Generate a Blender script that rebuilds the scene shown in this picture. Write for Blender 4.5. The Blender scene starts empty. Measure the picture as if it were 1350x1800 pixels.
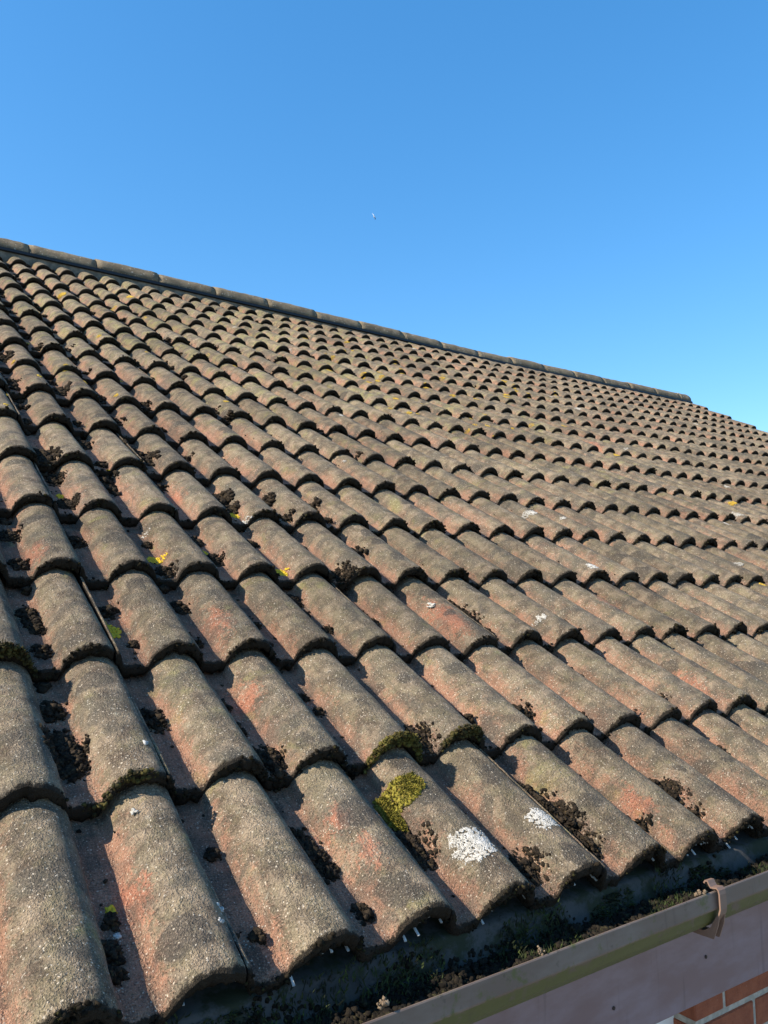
import bpy, math, random
import numpy as np
from mathutils import Vector, Matrix, noise

random.seed(7)
RNG = np.random.default_rng(7)
scene = bpy.context.scene
COL = scene.collection

# ------------------------------------------------------------------ camera
Z0 = 2.65                       # height of the eaves above the ground
PITCH = math.radians(30)
cam_d = bpy.data.cameras.new('camera')
cam = bpy.data.objects.new('camera', cam_d)
COL.objects.link(cam)
cam_d.sensor_fit = 'AUTO'
cam_d.sensor_width = 36.0
cam_d.lens = 36.0 * 1389.12 / 1800.0
cam_d.clip_start = 0.02
cam_d.clip_end = 3000
RW = np.array([[0.82812, -0.560537, -0.0039046], [0.0600607, 0.095653, -0.9936], [0.557324, 0.8225864, 0.1128784]])
CW = np.array([-0.216521, -0.857154, 0.404378 + Z0])
cam.matrix_world = Matrix(((RW[0, 0], -RW[1, 0], -RW[2, 0], CW[0]),
                           (RW[0, 1], -RW[1, 1], -RW[2, 1], CW[1]),
                           (RW[0, 2], -RW[1, 2], -RW[2, 2], CW[2]),
                           (0, 0, 0, 1)))
scene.camera = cam

# ------------------------------------------------------------------ sun, sky, exposure
SUN = Vector((-1.0, 0.12, 0.787)).normalized()
sun_d = bpy.data.lights.new('sun', 'SUN')
sun_d.energy = 5.0
sun_d.angle = math.radians(0.5)
sun_d.color = (1.0, 0.89, 0.73)
sun = bpy.data.objects.new('sun', sun_d)
COL.objects.link(sun)
sun.location = (-5, 0, 9)
sun.rotation_euler = SUN.to_track_quat('Z', 'Y').to_euler()
world = bpy.data.worlds.new('World')
scene.world = world
world.use_nodes = True
wn = world.node_tree
bg = wn.nodes['Background']
sky = wn.nodes.new('ShaderNodeTexSky')
sky.sky_type = 'NISHITA'
sky.sun_disc = False
sky.sun_elevation = math.asin(SUN.z)
sky.sun_rotation = math.atan2(SUN.x, SUN.y)
sky.altitude = 0
sky.air_density = 1.0
sky.dust_density = 0.35
sky.ozone_density = 3.0
hs = wn.nodes.new('ShaderNodeHueSaturation')       # the deep clean blue of a phone picture
hs.inputs['Saturation'].default_value = 1.50
gm = wn.nodes.new('ShaderNodeGamma')
gm.inputs[1].default_value = 0.75
wn.links.new(sky.outputs[0], gm.inputs[0])
hs.inputs['Value'].default_value = 1.32
wn.links.new(gm.outputs[0], hs.inputs['Color'])
wn.links.new(hs.outputs[0], bg.inputs[0])
bg.inputs[1].default_value = 0.15
vs = scene.view_settings
vs.view_transform = 'Standard'
vs.look = 'None'
vs.exposure = 0.92
vs.gamma = 1.0
vs.use_curve_mapping = False
scene.cycles.max_bounces = 6


# ------------------------------------------------------------------ helpers
def mesh_obj(name, verts, faces, mat, parent=None, smooth=True, attrs=None):
    me = bpy.data.meshes.new(name)
    me.from_pydata([tuple(v) for v in verts], [], [tuple(f) for f in faces])
    return finish(name, me, mat, parent, smooth, attrs)


def np_mesh(name, V, F, mat, parent=None, smooth=True, attrs=None):
    """V (n,3), F (m,k) arrays of one face size -> object"""
    me = bpy.data.meshes.new(name)
    fast_fill(me, V, F)
    return finish(name, me, mat, parent, smooth, attrs)


def fast_fill(me, V, F):
    k = F.shape[1]
    me.vertices.add(len(V))
    me.vertices.foreach_set('co', np.ascontiguousarray(V, dtype=np.float32).ravel())
    me.loops.add(F.size)
    me.loops.foreach_set('vertex_index', np.ascontiguousarray(F, dtype=np.int32).ravel())
    me.polygons.add(len(F))
    me.polygons.foreach_set('loop_start', np.arange(0, F.size, k, dtype=np.int32))
    me.update(calc_edges=True)
    me.validate()


def finish(name, me, mat, parent, smooth, attrs):
    if attrs:
        for k, a in attrs.items():
            at = me.attributes.new(k, 'FLOAT', 'POINT')
            at.data.foreach_set('value', np.asarray(a, dtype=np.float32))
    if smooth:
        me.polygons.foreach_set('use_smooth', [True] * len(me.polygons))
    if mat:
        me.materials.append(mat)
    o = bpy.data.objects.new(name, me)
    COL.objects.link(o)
    if parent:
        o.parent = parent
    return o


def box_geo(x0, x1, y0, y1, z0, z1, bev=0.0):
    if bev <= 0:
        v = [(x, y, z) for z in (z0, z1) for y in (y0, y1) for x in (x0, x1)]
        f = [(0, 2, 3, 1), (4, 5, 7, 6), (0, 1, 5, 4), (1, 3, 7, 5), (3, 2, 6, 7), (2, 0, 4, 6)]
        return v, f
    import bmesh
    bm = bmesh.new()
    bmesh.ops.create_cube(bm, size=1.0)
    for vv in bm.verts:
        vv.co = Vector(((x0 + x1) / 2 + vv.co.x * (x1 - x0), (y0 + y1) / 2 + vv.co.y * (y1 - y0), (z0 + z1) / 2 + vv.co.z * (z1 - z0)))
    bmesh.ops.bevel(bm, geom=list(bm.edges), offset=bev, segments=1, affect='EDGES')
    bm.verts.index_update()
    v = [tuple(vv.co) for vv in bm.verts]
    f = [tuple(vv.index for vv in ff.verts) for ff in bm.faces]
    bm.free()
    return v, f


def tag(o, label=None, cat=None, group=None, kind=None):
    if label: o['label'] = label
    if cat: o['category'] = cat
    if group: o['group'] = group
    if kind: o['kind'] = kind
    return o


class G:
    """a small node-graph helper"""
    def __init__(self, name):
        self.m = bpy.data.materials.new(name)
        self.m.use_nodes = True
        self.t = self.m.node_tree
        self.p = self.t.nodes['Principled BSDF']

    def n(self, typ, **kw):
        nd = self.t.nodes.new(typ)
        for k, v in kw.items():
            setattr(nd, k, v)
        return nd

    def put(self, sock, val):
        if hasattr(val, 'is_output') or isinstance(val, bpy.types.NodeSocket):
            self.t.links.new(val, sock)
        else:
            sock.default_value = val

    def coord(self, obj=None, kind='Object'):
        nd = self.n('ShaderNodeTexCoord')
        if obj: nd.object = obj
        return nd.outputs[kind]

    def scale(self, vec, s):
        nd = self.n('ShaderNodeMapping')
        self.put(nd.inputs[0], vec)
        nd.inputs['Scale'].default_value = s if isinstance(s, tuple) else (s, s, s)
        return nd.outputs[0]

    def offset(self, vec, d):
        nd = self.n('ShaderNodeMapping')
        self.put(nd.inputs[0], vec)
        nd.inputs['Location'].default_value = d
        return nd.outputs[0]

    def noise(self, vec, scale, detail=3, rough=0.55, dist=0.0):
        nd = self.n('ShaderNodeTexNoise')
        self.put(nd.inputs['Vector'], vec)
        nd.inputs['Scale'].default_value = scale
        nd.inputs['Detail'].default_value = detail
        nd.inputs['Roughness'].default_value = rough
        nd.inputs['Distortion'].default_value = dist
        return nd.outputs[0]

    def vor(self, vec, scale, feature='F1', out='Distance', rnd=1.0):
        nd = self.n('ShaderNodeTexVoronoi', feature=feature)
        self.put(nd.inputs['Vector'], vec)
        nd.inputs['Scale'].default_value = scale
        nd.inputs['Randomness'].default_value = rnd
        return nd.outputs[out]

    def math(self, op, a, b=0.0, c=None, clamp=False):
        nd = self.n('ShaderNodeMath', operation=op, use_clamp=clamp)
        self.put(nd.inputs[0], a)
        self.put(nd.inputs[1], b)
        if c is not None: self.put(nd.inputs[2], c)
        return nd.outputs[0]

    def ramp(self, v, a, b, lo=0.0, hi=1.0):
        nd = self.n('ShaderNodeMapRange', interpolation_type='SMOOTHSTEP')
        self.put(nd.inputs[0], v)
        nd.inputs[1].default_value = a
        nd.inputs[2].default_value = b
        nd.inputs[3].default_value = lo
        nd.inputs[4].default_value = hi
        return nd.outputs[0]

    def mix(self, f, a, b, mode='MIX'):
        nd = self.n('ShaderNodeMix', data_type='RGBA', blend_type=mode)
        self.put(nd.inputs[0], f)
        for s, v in ((nd.inputs[6], a), (nd.inputs[7], b)):
            if isinstance(v, tuple): v = (v[0], v[1], v[2], 1.0)
            self.put(s, v)
        return nd.outputs[2]

    def attr(self, name, typ='GEOMETRY'):
        nd = self.n('ShaderNodeAttribute', attribute_name=name, attribute_type=typ)
        return nd.outputs['Fac']

    def bump(self, h, strength, dist, normal=None):
        nd = self.n('ShaderNodeBump')
        self.put(nd.inputs['Height'], h)
        nd.inputs['Strength'].default_value = strength
        nd.inputs['Distance'].default_value = dist
        if normal: self.put(nd.inputs['Normal'], normal)
        return nd.outputs[0]

    def done(self, color, rough=0.9, normal=None, spec=0.3):
        if isinstance(color, tuple): color = (color[0], color[1], color[2], 1.0)
        self.put(self.p.inputs['Base Color'], color)
        self.put(self.p.inputs['Roughness'], rough)
        self.p.inputs['Specular IOR Level'].default_value = spec
        if normal: self.put(self.p.inputs['Normal'], normal)
        return self.m


# ------------------------------------------------------------------ roof geometry numbers (roof frame: u along eaves, v up the slope, n out)
P = 0.15            # distance between rolls
GA = 0.331156       # tile gauge
B = 0.048           # height of a roll
A = 0.0525           # half width of a roll
STEP = 0.029        # how far one course stands above the next lower one
TILT = STEP / GA
NROW = 17
LASTCOL = 54
SEAM = P + 0.037
TW = 2 * P
TL = 0.40


def bend(u):
    return 0.03 * max(u, 0.0) ** 2 / 65.6


def hprof(x):
    h = 0.0
    for c in (-P, 0.0, P, 2 * P):
        t = abs((x - c) / A)
        if t < 1: h = max(h, B * (1 - t ** 2.15) ** 0.62)
    return h


CELL = {}           # (k, r) -> (du, dv, dn, rotz, roty)


def cell(k, r):
    if (k, r) not in CELL:
        q = random.Random(k * 7919 + r * 104729 + 5)
        CELL[(k, r)] = (q.gauss(0, .0009), q.gauss(0, .0038), q.gauss(0, .0016), q.gauss(0, .009), q.gauss(0, .008))
    return CELL[(k, r)]


def row_v(r):
    return r * GA + (0.012 if r == 0 else 0.0)


def surf(u, v):
    """height of the tiles' top surface in the roof frame"""
    r = max(0, min(NROW - 1, int(math.floor(v / GA))))
    k = int(math.floor((u - (SEAM - TW)) / TW))
    du, dv, dn, rz, ry = cell(k, r)
    if v < row_v(r) + dv and r > 0:
        r -= 1
        du, dv, dn, rz, ry = cell(k, r)
    x = u - k * TW - du
    y = v - row_v(r) - dv
    return -B + hprof(x) - TILT * y + dn + bend(u) - math.tan(ry) * x


CR = None
MR = np.array([[1, 0, 0], [0, math.cos(PITCH), -math.sin(PITCH)], [0, math.sin(PITCH), math.cos(PITCH)]])


def hit(px, py, n0=-0.03):
    """the point of the roof plane seen at a place measured in the photograph, roof frame"""
    d = MR.T @ (RW.T @ np.array([(px - 675) / 1389.12, (py - 900) / 1389.12, 1.0]))
    c = MR.T @ (CW - np.array([0, 0, Z0]))
    q = c + (n0 - c[2]) / d[2] * d
    return float(q[0]), float(q[1])


def depth(u, v, n=0.0):
    w = MR @ np.array([u, v, n]) + np.array([0, 0, Z0])
    d = RW @ (w - CW)
    return d[2], 675 + 1389.12 * d[0] / d[2], 900 + 1389.12 * d[1] / d[2]


# ------------------------------------------------------------------ the house and its roof deck (frame of all tiles)
house = bpy.data.objects.new('brick_house', None)
COL.objects.link(house)
house.location = (0, 0, 0)
tag(house, 'red brick house with a weathered brown clay coloured pantiled roof and brown gutter', 'house')

g = G('roofing_felt')
felt = g.done((0.02, 0.02, 0.022), 0.9)
UL, UR = -1.0, LASTCOL * P + 0.06
v_, f_ = box_geo(UL, UR, 0.05, 5.70, -0.135, -0.125)
roof = mesh_obj('roof', v_, f_, felt, house, smooth=False)
roof.location = (0, 0, Z0)
roof.rotation_euler = (PITCH, 0, 0)

# ------------------------------------------------------------------ materials
RED_SPOTS = [(790, 1075, .035, .11), (600, 1425, .022, .03), (650, 1490, .02, .035), (240, 1545, .022, .05), (60, 960, .03, .07),
             (860, 1405, .0, .0), (1130, 1400, .02, .05), (1075, 1060, .03, .07), (1340, 1290, .04, .06), (1220, 1190, .03, .09),
             (380, 1085, .03, .07), (640, 975, .02, .05), (1290, 1060, .04, .06), (440, 1200, .03, .05), (310, 850, .03, .06),
             (1040, 780, .06, .12), (830, 800, .05, .08), (360, 755, .03, .06)]


def tile_material():
    g = G('weathered_concrete_tile')
    P0 = g.coord(roof)
    hg = g.attr('hgt')
    ed = g.attr('edge')
    # one shade per tile
    sc = g.n('ShaderNodeVectorMath', operation='MULTIPLY_ADD')
    g.put(sc.inputs[0], P0)
    sc.inputs[1].default_value = (1 / TW, 1 / GA, 0)
    sc.inputs[2].default_value = (-(SEAM - TW) / TW + 40, 0.03 + 10, 0)
    fl = g.n('ShaderNodeVectorMath', operation='FLOOR')
    g.put(fl.inputs[0], sc.outputs[0])
    wn_ = g.n('ShaderNodeTexWhiteNoise', noise_dimensions='3D')
    g.put(wn_.inputs[0], fl.outputs[0])
    sep = g.n('ShaderNodeSeparateColor')
    g.put(sep.inputs[0], wn_.outputs['Color'])
    r1, r2, r3 = sep.outputs[0], sep.outputs[1], sep.outputs[2]
    lowf = g.noise(P0, 5.0, 3, .6)
    mid = g.noise(P0, 26.0, 4, .62)
    mid2 = g.noise(g.offset(P0, (3.1, 1.7, 0.4)), 34.0, 4, .62, .4)
    mid3 = g.noise(g.offset(P0, (7.1, 4.2, 2.0)), 17.0, 5, .65, .3)
    fine = g.noise(P0, 160.0, 3, .7)
    grain = g.noise(P0, 420.0, 2, .7)
    # weathered grey brown crust
    c = g.mix(g.ramp(mid, .35, .65), (.110, .083, .058), (.305, .238, .165))
    c = g.mix(g.math('MULTIPLY', g.ramp(mid2, .42, .66), .45), c, (.215, .190, .108))
    c = g.mix(g.math('MULTIPLY', g.ramp(lowf, .45, .7), .35), c, (.30, .26, .17))
    # the red body of the tile: pans, feet of the rolls, worn places
    pan = g.math('SUBTRACT', 1.0, hg)
    redm = g.math('ADD', g.math('MULTIPLY', pan, .95), g.math('MULTIPLY', g.math('SUBTRACT', mid3, .5), 1.7))
    redm = g.math('ADD', redm, g.math('MULTIPLY', g.math('SUBTRACT', r1, .55), .45))
    redm = g.math('ADD', redm, g.math('MULTIPLY', g.math('SUBTRACT', fine, .5), 1.5))
    redm = g.math('ADD', redm, g.math('MULTIPLY', g.math('SUBTRACT', grain, .5), 1.0))
    sx = g.n('ShaderNodeSeparateXYZ')
    g.put(sx.inputs[0], P0)
    far_ = g.ramp(sx.outputs[0], 1.5, 6.5)              # the end near the gable carries less algae and shows more of its red body
    redm = g.math('ADD', redm, g.math('MULTIPLY', far_, .16))
    c = g.mix(g.math('MULTIPLY', g.ramp(redm, .26, .95), .78), c, (.385, .195, .130))
    spot = None
    for (x, y, su, sv) in RED_SPOTS:
        if su <= 0: continue
        u, v = hit(x, y, -.015)
        mp = g.n('ShaderNodeVectorMath', operation='MULTIPLY_ADD')
        g.put(mp.inputs[0], P0)
        mp.inputs[1].default_value = (1 / su, 1 / sv, 0)
        mp.inputs[2].default_value = (-u / su, -v / sv, 0)
        ln = g.n('ShaderNodeVectorMath', operation='LENGTH')
        g.put(ln.inputs[0], mp.outputs[0])
        s = g.math('SUBTRACT', 1.0, ln.outputs['Value'])
        spot = s if spot is None else g.math('MAXIMUM', spot, s)
    spot = g.math('ADD', spot, g.math('MULTIPLY', g.math('SUBTRACT', mid2, .5), 2.4))
    spot = g.math('ADD', spot, g.math('MULTIPLY', g.math('SUBTRACT', fine, .5), 2.2))
    spot = g.math('ADD', spot, g.math('MULTIPLY', g.math('SUBTRACT', grain, .5), 1.2))
    c = g.mix(g.math('MULTIPLY', g.ramp(spot, .0, .75), .85), c, (.420, .175, .110))
    # yellow green algae
    alg = g.noise(g.offset(P0, (11., 3., 0.)), 13.0, 4, .62, .5)
    alg2 = g.math('ADD', alg, g.math('MULTIPLY', g.math('SUBTRACT', r3, .5), .12))
    alg2 = g.math('ADD', alg2, g.math('SUBTRACT', .005, g.math('MULTIPLY', far_, .07)))
    high = g.math('MULTIPLY', g.ramp(sx.outputs[1], 1.2, 4.2), g.math('SUBTRACT', 1.0, far_))
    alg2 = g.math('ADD', alg2, g.math('MULTIPLY', high, .13))
    alg2 = g.math('ADD', alg2, g.math('MULTIPLY', g.math('SUBTRACT', fine, .5), .22))
    c = g.mix(g.math('MULTIPLY', g.ramp(alg2, .58, .78), .6), c, (.275, .262, .100))
    # dark round lichens, soft edged
    wob = g.n('ShaderNodeVectorMath', operation='MULTIPLY_ADD')
    ncol = g.n('ShaderNodeTexNoise')
    g.put(ncol.inputs['Vector'], P0)
    ncol.inputs['Scale'].default_value = 30
    g.put(wob.inputs[0], ncol.outputs['Color'])
    wob.inputs[1].default_value = (.035, .035, .0)
    g.put(wob.inputs[2], P0)
    flat = g.scale(wob.outputs[0], (1, 1, 0))
    dk = g.vor(flat, 13.0)
    dkc = g.n('ShaderNodeTexVoronoi')
    g.put(dkc.inputs['Vector'], flat)
    dkc.inputs['Scale'].default_value = 13.0
    dsep = g.n('ShaderNodeSeparateColor')
    g.put(dsep.inputs[0], dkc.outputs['Color'])
    size = g.ramp(dsep.outputs[0], .35, 1.0, 0.0, .42)
    dm = g.ramp(g.math('SUBTRACT', size, dk), -.03, .06)
    dm = g.math('MULTIPLY', dm, g.ramp(fine, .2, .6, .55, 1.0))
    c = g.mix(g.math('MULTIPLY', dm, .80), c, (.062, .056, .048))
    big = g.noise(g.offset(P0, (5., 9., 0.)), 11.0, 4, .6, .8)
    c = g.mix(g.math('MULTIPLY', g.ramp(big, .47, .64), .66), c, (.095, .088, .072))
    run = g.noise(g.scale(g.offset(P0, (4., 7., 0.)), (85, 5, 0)), 1.0, 4, .65, .2)
    c = g.mix(g.math('MULTIPLY', g.ramp(run, .50, .68), g.ramp(fine, .25, .6, .25, .6)), c, (.085, .070, .052))
    # pale crusts
    pale = g.noise(g.offset(P0, (2., 21., 0.)), 60.0, 4, .7)
    c = g.mix(g.math('MULTIPLY', g.ramp(pale, .62, .76), .55), c, (.43, .41, .33))
    # sand grains, pale and dark
    c = g.mix(g.ramp(grain, .56, .74, 0, .7), c, (.52, .43, .33))
    c = g.mix(g.ramp(grain, .48, .30, 0, .8), c, (.050, .040, .032))
    band = g.noise(g.scale(g.offset(P0, (1., 6., 0.)), (16, 60, 0)), 1.0, 4, .65, .6)
    c = g.mix(g.ramp(band, .52, .68, 0, .42), c, (.085, .075, .058))
    cell_ = g.vor(P0, 520.0, 'F1', 'Color')
    cs = g.n('ShaderNodeSeparateColor')
    g.put(cs.inputs[0], cell_)
    c = g.mix(g.ramp(cs.outputs[0], .972, .99, 0, .6), c, (.70, .62, .50))
    # tile to tile brightness
    hsv = g.n('ShaderNodeHueSaturation')
    g.put(hsv.inputs['Color'], c)
    g.put(hsv.inputs['Value'], g.math('ADD', .75, g.math('MULTIPLY', r2, .30)))
    hsv.inputs['Saturation'].default_value = 1.02
    c = hsv.outputs[0]
    # black algae and soil on the lower edges
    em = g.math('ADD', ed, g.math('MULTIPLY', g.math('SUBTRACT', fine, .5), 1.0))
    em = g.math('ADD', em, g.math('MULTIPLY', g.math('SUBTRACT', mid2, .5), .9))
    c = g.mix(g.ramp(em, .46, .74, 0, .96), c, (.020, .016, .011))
    h = g.math('ADD', g.math('MULTIPLY', grain, .55), g.math('MULTIPLY', fine, .7))
    nrm = g.bump(h, 1.0, .009)
    nrm = g.bump(mid, .6, .006, nrm)
    return g.done(c, .93, nrm, .2)


TILE = tile_material()


def simple_noise_mat(name, c1, c2, scale, rough=.9, bump=0.0, bscale=None, c3=None, spec=.3):
    g = G(name)
    P0 = g.coord(None, 'Object')
    a = g.noise(P0, scale, 4, .6)
    c = g.mix(g.ramp(a, .35, .65), c1, c2)
    if c3:
        b2 = g.noise(g.offset(P0, (4., 2., 1.)), scale * 2.3, 3, .6)
        c = g.mix(g.ramp(b2, .56, .68), c, c3)
    nrm = g.bump(g.noise(P0, bscale or scale * 4, 3, .6), .9, bump) if bump else None
    return g.done(c, rough, nrm, spec)


SOIL = simple_noise_mat('dark_moss_soil', (.010, .008, .006), (.040, .030, .021), 90, .95, .002, 500, (.060, .044, .022), .1)
FRINGE = simple_noise_mat('edge_moss', (.007, .006, .004), (.022, .017, .011), 60, .95, .002, 500, (.034, .032, .010), .1)
GREEN = simple_noise_mat('yellow_green_moss', (.085, .078, .014), (.235, .205, .032), 120, .9, 0, None, (.20, .12, .03), .2)
GUTTERMOSS = simple_noise_mat('gutter_moss', (.010, .012, .008), (.035, .050, .016), 45, .9, 0, None, (.06, .08, .02), .2)
YELLOW = simple_noise_mat('yellow_lichen', (.46, .30, .015), (.62, .45, .035), 200, .85, 0, None, (.45, .36, .05), .2)
WHITE = simple_noise_mat('white_lichen', (.30, .285, .25), (.50, .485, .45), 160, .9, .001, 700, None, .2)
OCHRE = simple_noise_mat('ochre_lichen', (.34, .21, .025), (.50, .34, .05), 200, .85, 0, None, (.30, .25, .06), .2)
COMB = simple_noise_mat('comb_plastic', (.30, .33, .34), (.46, .48, .48), 40, .6)


def plastic(name, base, c2, green=0.0):
    g = G(name)
    P0 = g.coord(None, 'Object')
    a = g.noise(g.scale(P0, (3.0, 9.0, 9.0)), 2.2, 5, .65)
    c = g.mix(g.ramp(a, .35, .7), base, c2)
    if green:
        b = g.noise(g.offset(P0, (1.3, 0, 0)), 22, 6, .7, .4)
        low = g.attr('low')
        b2 = g.noise(g.offset(P0, (5.3, 0, 0)), 75, 4, .7)
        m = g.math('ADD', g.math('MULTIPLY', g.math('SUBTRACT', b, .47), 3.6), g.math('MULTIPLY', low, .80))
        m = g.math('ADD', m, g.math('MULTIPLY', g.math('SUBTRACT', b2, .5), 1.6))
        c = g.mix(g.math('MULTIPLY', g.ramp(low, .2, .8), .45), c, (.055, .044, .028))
        c = g.mix(g.math('MULTIPLY', g.ramp(m, .18, .80), green), c, (.070, .080, .014))
        d = g.noise(P0, 60, 4, .7)
        c = g.mix(g.ramp(d, .60, .72, 0, .5), c, (.03, .03, .018))
    s = g.noise(g.scale(P0, (60, 60, 4)), 1.0, 3, .6)
    c = g.mix(g.ramp(s, .58, .75, 0, .35), c, (.05, .035, .03))
    rough = g.ramp(a, .3, .7, .42, .62)
    return g.done(c, rough, g.bump(g.noise(P0, 30, 3), .15, .002), .5)


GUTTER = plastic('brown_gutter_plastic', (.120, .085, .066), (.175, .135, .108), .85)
FASCIA = plastic('brown_fascia_plastic', (.165, .108, .112), (.225, .168, .182))
CLIP = plastic('brown_clip_plastic', (.19, .120, .088), (.15, .095, .070))

# ------------------------------------------------------------------ tiles
def tile_geo(nx, ny, seed, half=False, relief=.0016, rag=.0042):
    q = random.Random(seed)
    off = Vector((q.uniform(-50, 50), q.uniform(-50, 50), q.uniform(-50, 50)))
    x0, x1 = SEAM - TW, (P - A - .012 if half else SEAM - .003)
    xs = [x0, x0 + .0015, x0 + .003, x0 + .0055, x0 + .008]
    xs += list(np.linspace(x0 + .0105, x1, nx))
    ys = [0, .0025, .006, .011, .018] + list(np.linspace(.028, TL, ny))
    V, F, hg, ed = [], [], [], []

    def top(x, y):
        h = hprof(x)
        z = -B + h - TILT * y
        if x - x0 < .0106:                                   # the raised bead beside the side lock
            t = (x - x0) / .0105
            z += .0045 * math.sin(math.pi * min(1, t)) ** .7 - .002 * (1 - t)
        if relief:
            p = Vector((x, y, 0))
            z += relief * (noise.fractal(p * 16 + off, 1.0, 2.0, 3))
            z += relief * .55 * noise.noise(p * 90 + off)
        z -= .0045 * math.exp(-y / .0045)
        return z, h

    def front(x):
        p = Vector((x, 0, 0))
        return rag * (noise.noise(p * 60 + off) + .6 * noise.noise(p * 190 + off)) + max(0, noise.noise(p * 26 + off * 2) - .36) * .045 if rag else 0

    nX, nY = len(xs), len(ys)
    for j, y in enumerate(ys):
        for x in xs:
            z, h = top(x, y)
            fy = front(x) * math.exp(-y / .012)
            V.append((x, y + fy, z))
            hg.append(h / B)
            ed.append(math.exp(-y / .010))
    for j in range(nY - 1):
        for i in range(nX - 1):
            a = j * nX + i
            F.append((a, a + 1, a + nX + 1, a + nX))
    # front face, three rows, and the underside
    base = len(V)
    TH = .021
    rows = [(0, 0.0), (.5, -.0012), (1, .002)]
    for t, yy in rows:
        for x in xs:
            z, h = top(x, 0)
            p = Vector((x, t * .02, 1.7))
            j_ = (rag * 1.2 * noise.noise(p * 120 + off) if rag else 0) * (1 if t else 0)
            V.append((x, front(x) + yy + j_, z - TH * t + (j_ if t == 1 else 0)))
            hg.append(h / B)
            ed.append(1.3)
    for y in (.06, .18):
        for x in xs:
            V.append((x, y, -B + hprof(x) - TILT * y - TH))
            hg.append(hprof(x) / B)
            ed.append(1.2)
    for j in range(4):
        for i in range(nX - 1):
            a = base + j * nX + i
            F.append((a, a + nX, a + nX + 1, a + 1))
    # the two cut sides
    for i, flip in ((0, False), (nX - 1, True)):
        b2 = len(V)
        for j in range(nY):
            x, y, z = V[j * nX + i]
            V.append((x, y, z)); V.append((x, y, z - .012))
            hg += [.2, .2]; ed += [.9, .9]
        for j in range(nY - 1):
            a = b2 + 2 * j
            F.append((a, a + 2, a + 3, a + 1) if flip else (a, a + 1, a + 3, a + 2))
    return np.array(V), np.array(F), np.array(hg), np.array(ed)


def tile_mesh(name, geo):
    me = bpy.data.meshes.new(name)
    V, F, hg, ed = geo
    fast_fill(me, V, F)
    for k, a in (('hgt', hg), ('edge', ed)):
        at = me.attributes.new(k, 'FLOAT', 'POINT')
        at.data.foreach_set('value', a.astype(np.float32))
    me.polygons.foreach_set('use_smooth', [True] * len(me.polygons))
    me.materials.append(TILE)
    return me


NEAR = [tile_mesh('roof_tile', tile_geo(64, 42, 100 + i)) for i in range(8)]
MIDM = [tile_mesh('roof_tile', tile_geo(34, 10, 200 + i)) for i in range(5)]
FARG = [tile_geo(22, 3, 300 + i, relief=.001, rag=.002) for i in range(3)]
HALFG = tile_geo(12, 3, 400, half=True, relief=0.001, rag=.002)

cells = []
for r in range(NROW):
    for k in range(-4, LASTCOL // 2 + 1):
        u0 = k * TW
        half = (2 * k == LASTCOL)
        d, px, py = depth(u0 + P / 2, row_v(r) + GA / 2, -.02)
        inside = d > .15 and -60 < px < 1410 and -100 < py < 1960
        # near the lower left the tile reaches into the frame although its middle does not
        if not inside:
            for (a, b_) in ((-.1, 0), (.19, 0), (-.1, GA), (.19, GA)):
                d2, qx, qy = depth(u0 + a, row_v(r) + b_, -.02)
                if d2 > .15 and 0 < qx < 1350 and 0 < qy < 1800: inside = True
        if d < .12: continue
        cells.append((0 if inside else 1, max(d, .01), k, r, half))
cells.sort()
solo = [c_ for c_ in cells if c_[0] == 0 and not c_[4]][:296]
solo_keys = {(c_[2], c_[3]) for c_ in solo}


def tile_place(k, r):
    du, dv, dn, rz, ry = cell(k, r)
    return Vector((k * TW + du, row_v(r) + dv, dn + bend(k * TW + P / 2))), rz, ry


first = {}
for i, (_, d, k, r, half) in enumerate(solo):
    q = random.Random(k * 31 + r * 17)
    me = q.choice(NEAR) if d < 2.6 else q.choice(MIDM)
    o = bpy.data.objects.new('roof_tile', me)
    COL.objects.link(o)
    o.parent = roof
    o.location, rz, ry = tile_place(k, r)
    o.rotation_euler = (0, ry, rz)
VV, FF, HH, EE, nv = [], [], [], [], 0
for (_, d, k, r, half) in cells:
    if (k, r) in solo_keys: continue
    V, F, hg, ed = HALFG if half else FARG[(k * 5 + r * 3) % 3]
    loc, rz, ry = tile_place(k, r)
    m = (Matrix.Rotation(rz, 3, 'Z') @ Matrix.Rotation(ry, 3, 'Y'))
    VV.append(V @ np.array(m).T + np.array(loc))
    FF.append(F + nv); HH.append(hg); EE.append(ed); nv += len(V)
far_tiles = np_mesh('roof_tiles', np.vstack(VV), np.vstack(FF), TILE, roof, True, {'hgt': np.concatenate(HH), 'edge': np.concatenate(EE)})
far_tiles['kind'] = 'stuff'

# ------------------------------------------------------------------ ridge
g = G('grey_ridge_concrete')
P0 = g.coord(roof)
a = g.noise(P0, 14, 5, .65)
c = g.mix(g.ramp(a, .35, .65), (.115, .092, .062), (.20, .158, .104))
strk = g.noise(g.scale(P0, (55, 9, 9)), 1.0, 4, .7)
c = g.mix(g.ramp(strk, .50, .70, 0, .5), c, (.11, .105, .075))
c = g.mix(g.ramp(g.noise(P0, 75, 3, .6), .63, .72, 0, .85), c, (.62, .60, .52))
c = g.mix(g.ramp(g.noise(g.offset(P0, (9, 1, 0)), 30, 4, .6), .60, .72, 0, .55), c, (.20, .20, .085))
RIDGE = g.done(c, .93, g.bump(g.noise(P0, 120, 3, .7), .8, .006), .2)
g = G('black_ridge_strip'); BLACK = g.done((.018, .019, .021), .45)
g = G('grey_mortar'); P0 = g.coord(roof)
MORTAR = g.done(g.mix(g.ramp(g.noise(P0, 25, 4, .6), .35, .65), (.10, .10, .085), (.19, .18, .15)), .95, g.bump(g.noise(P0, 90, 3), .6, .004))

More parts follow.
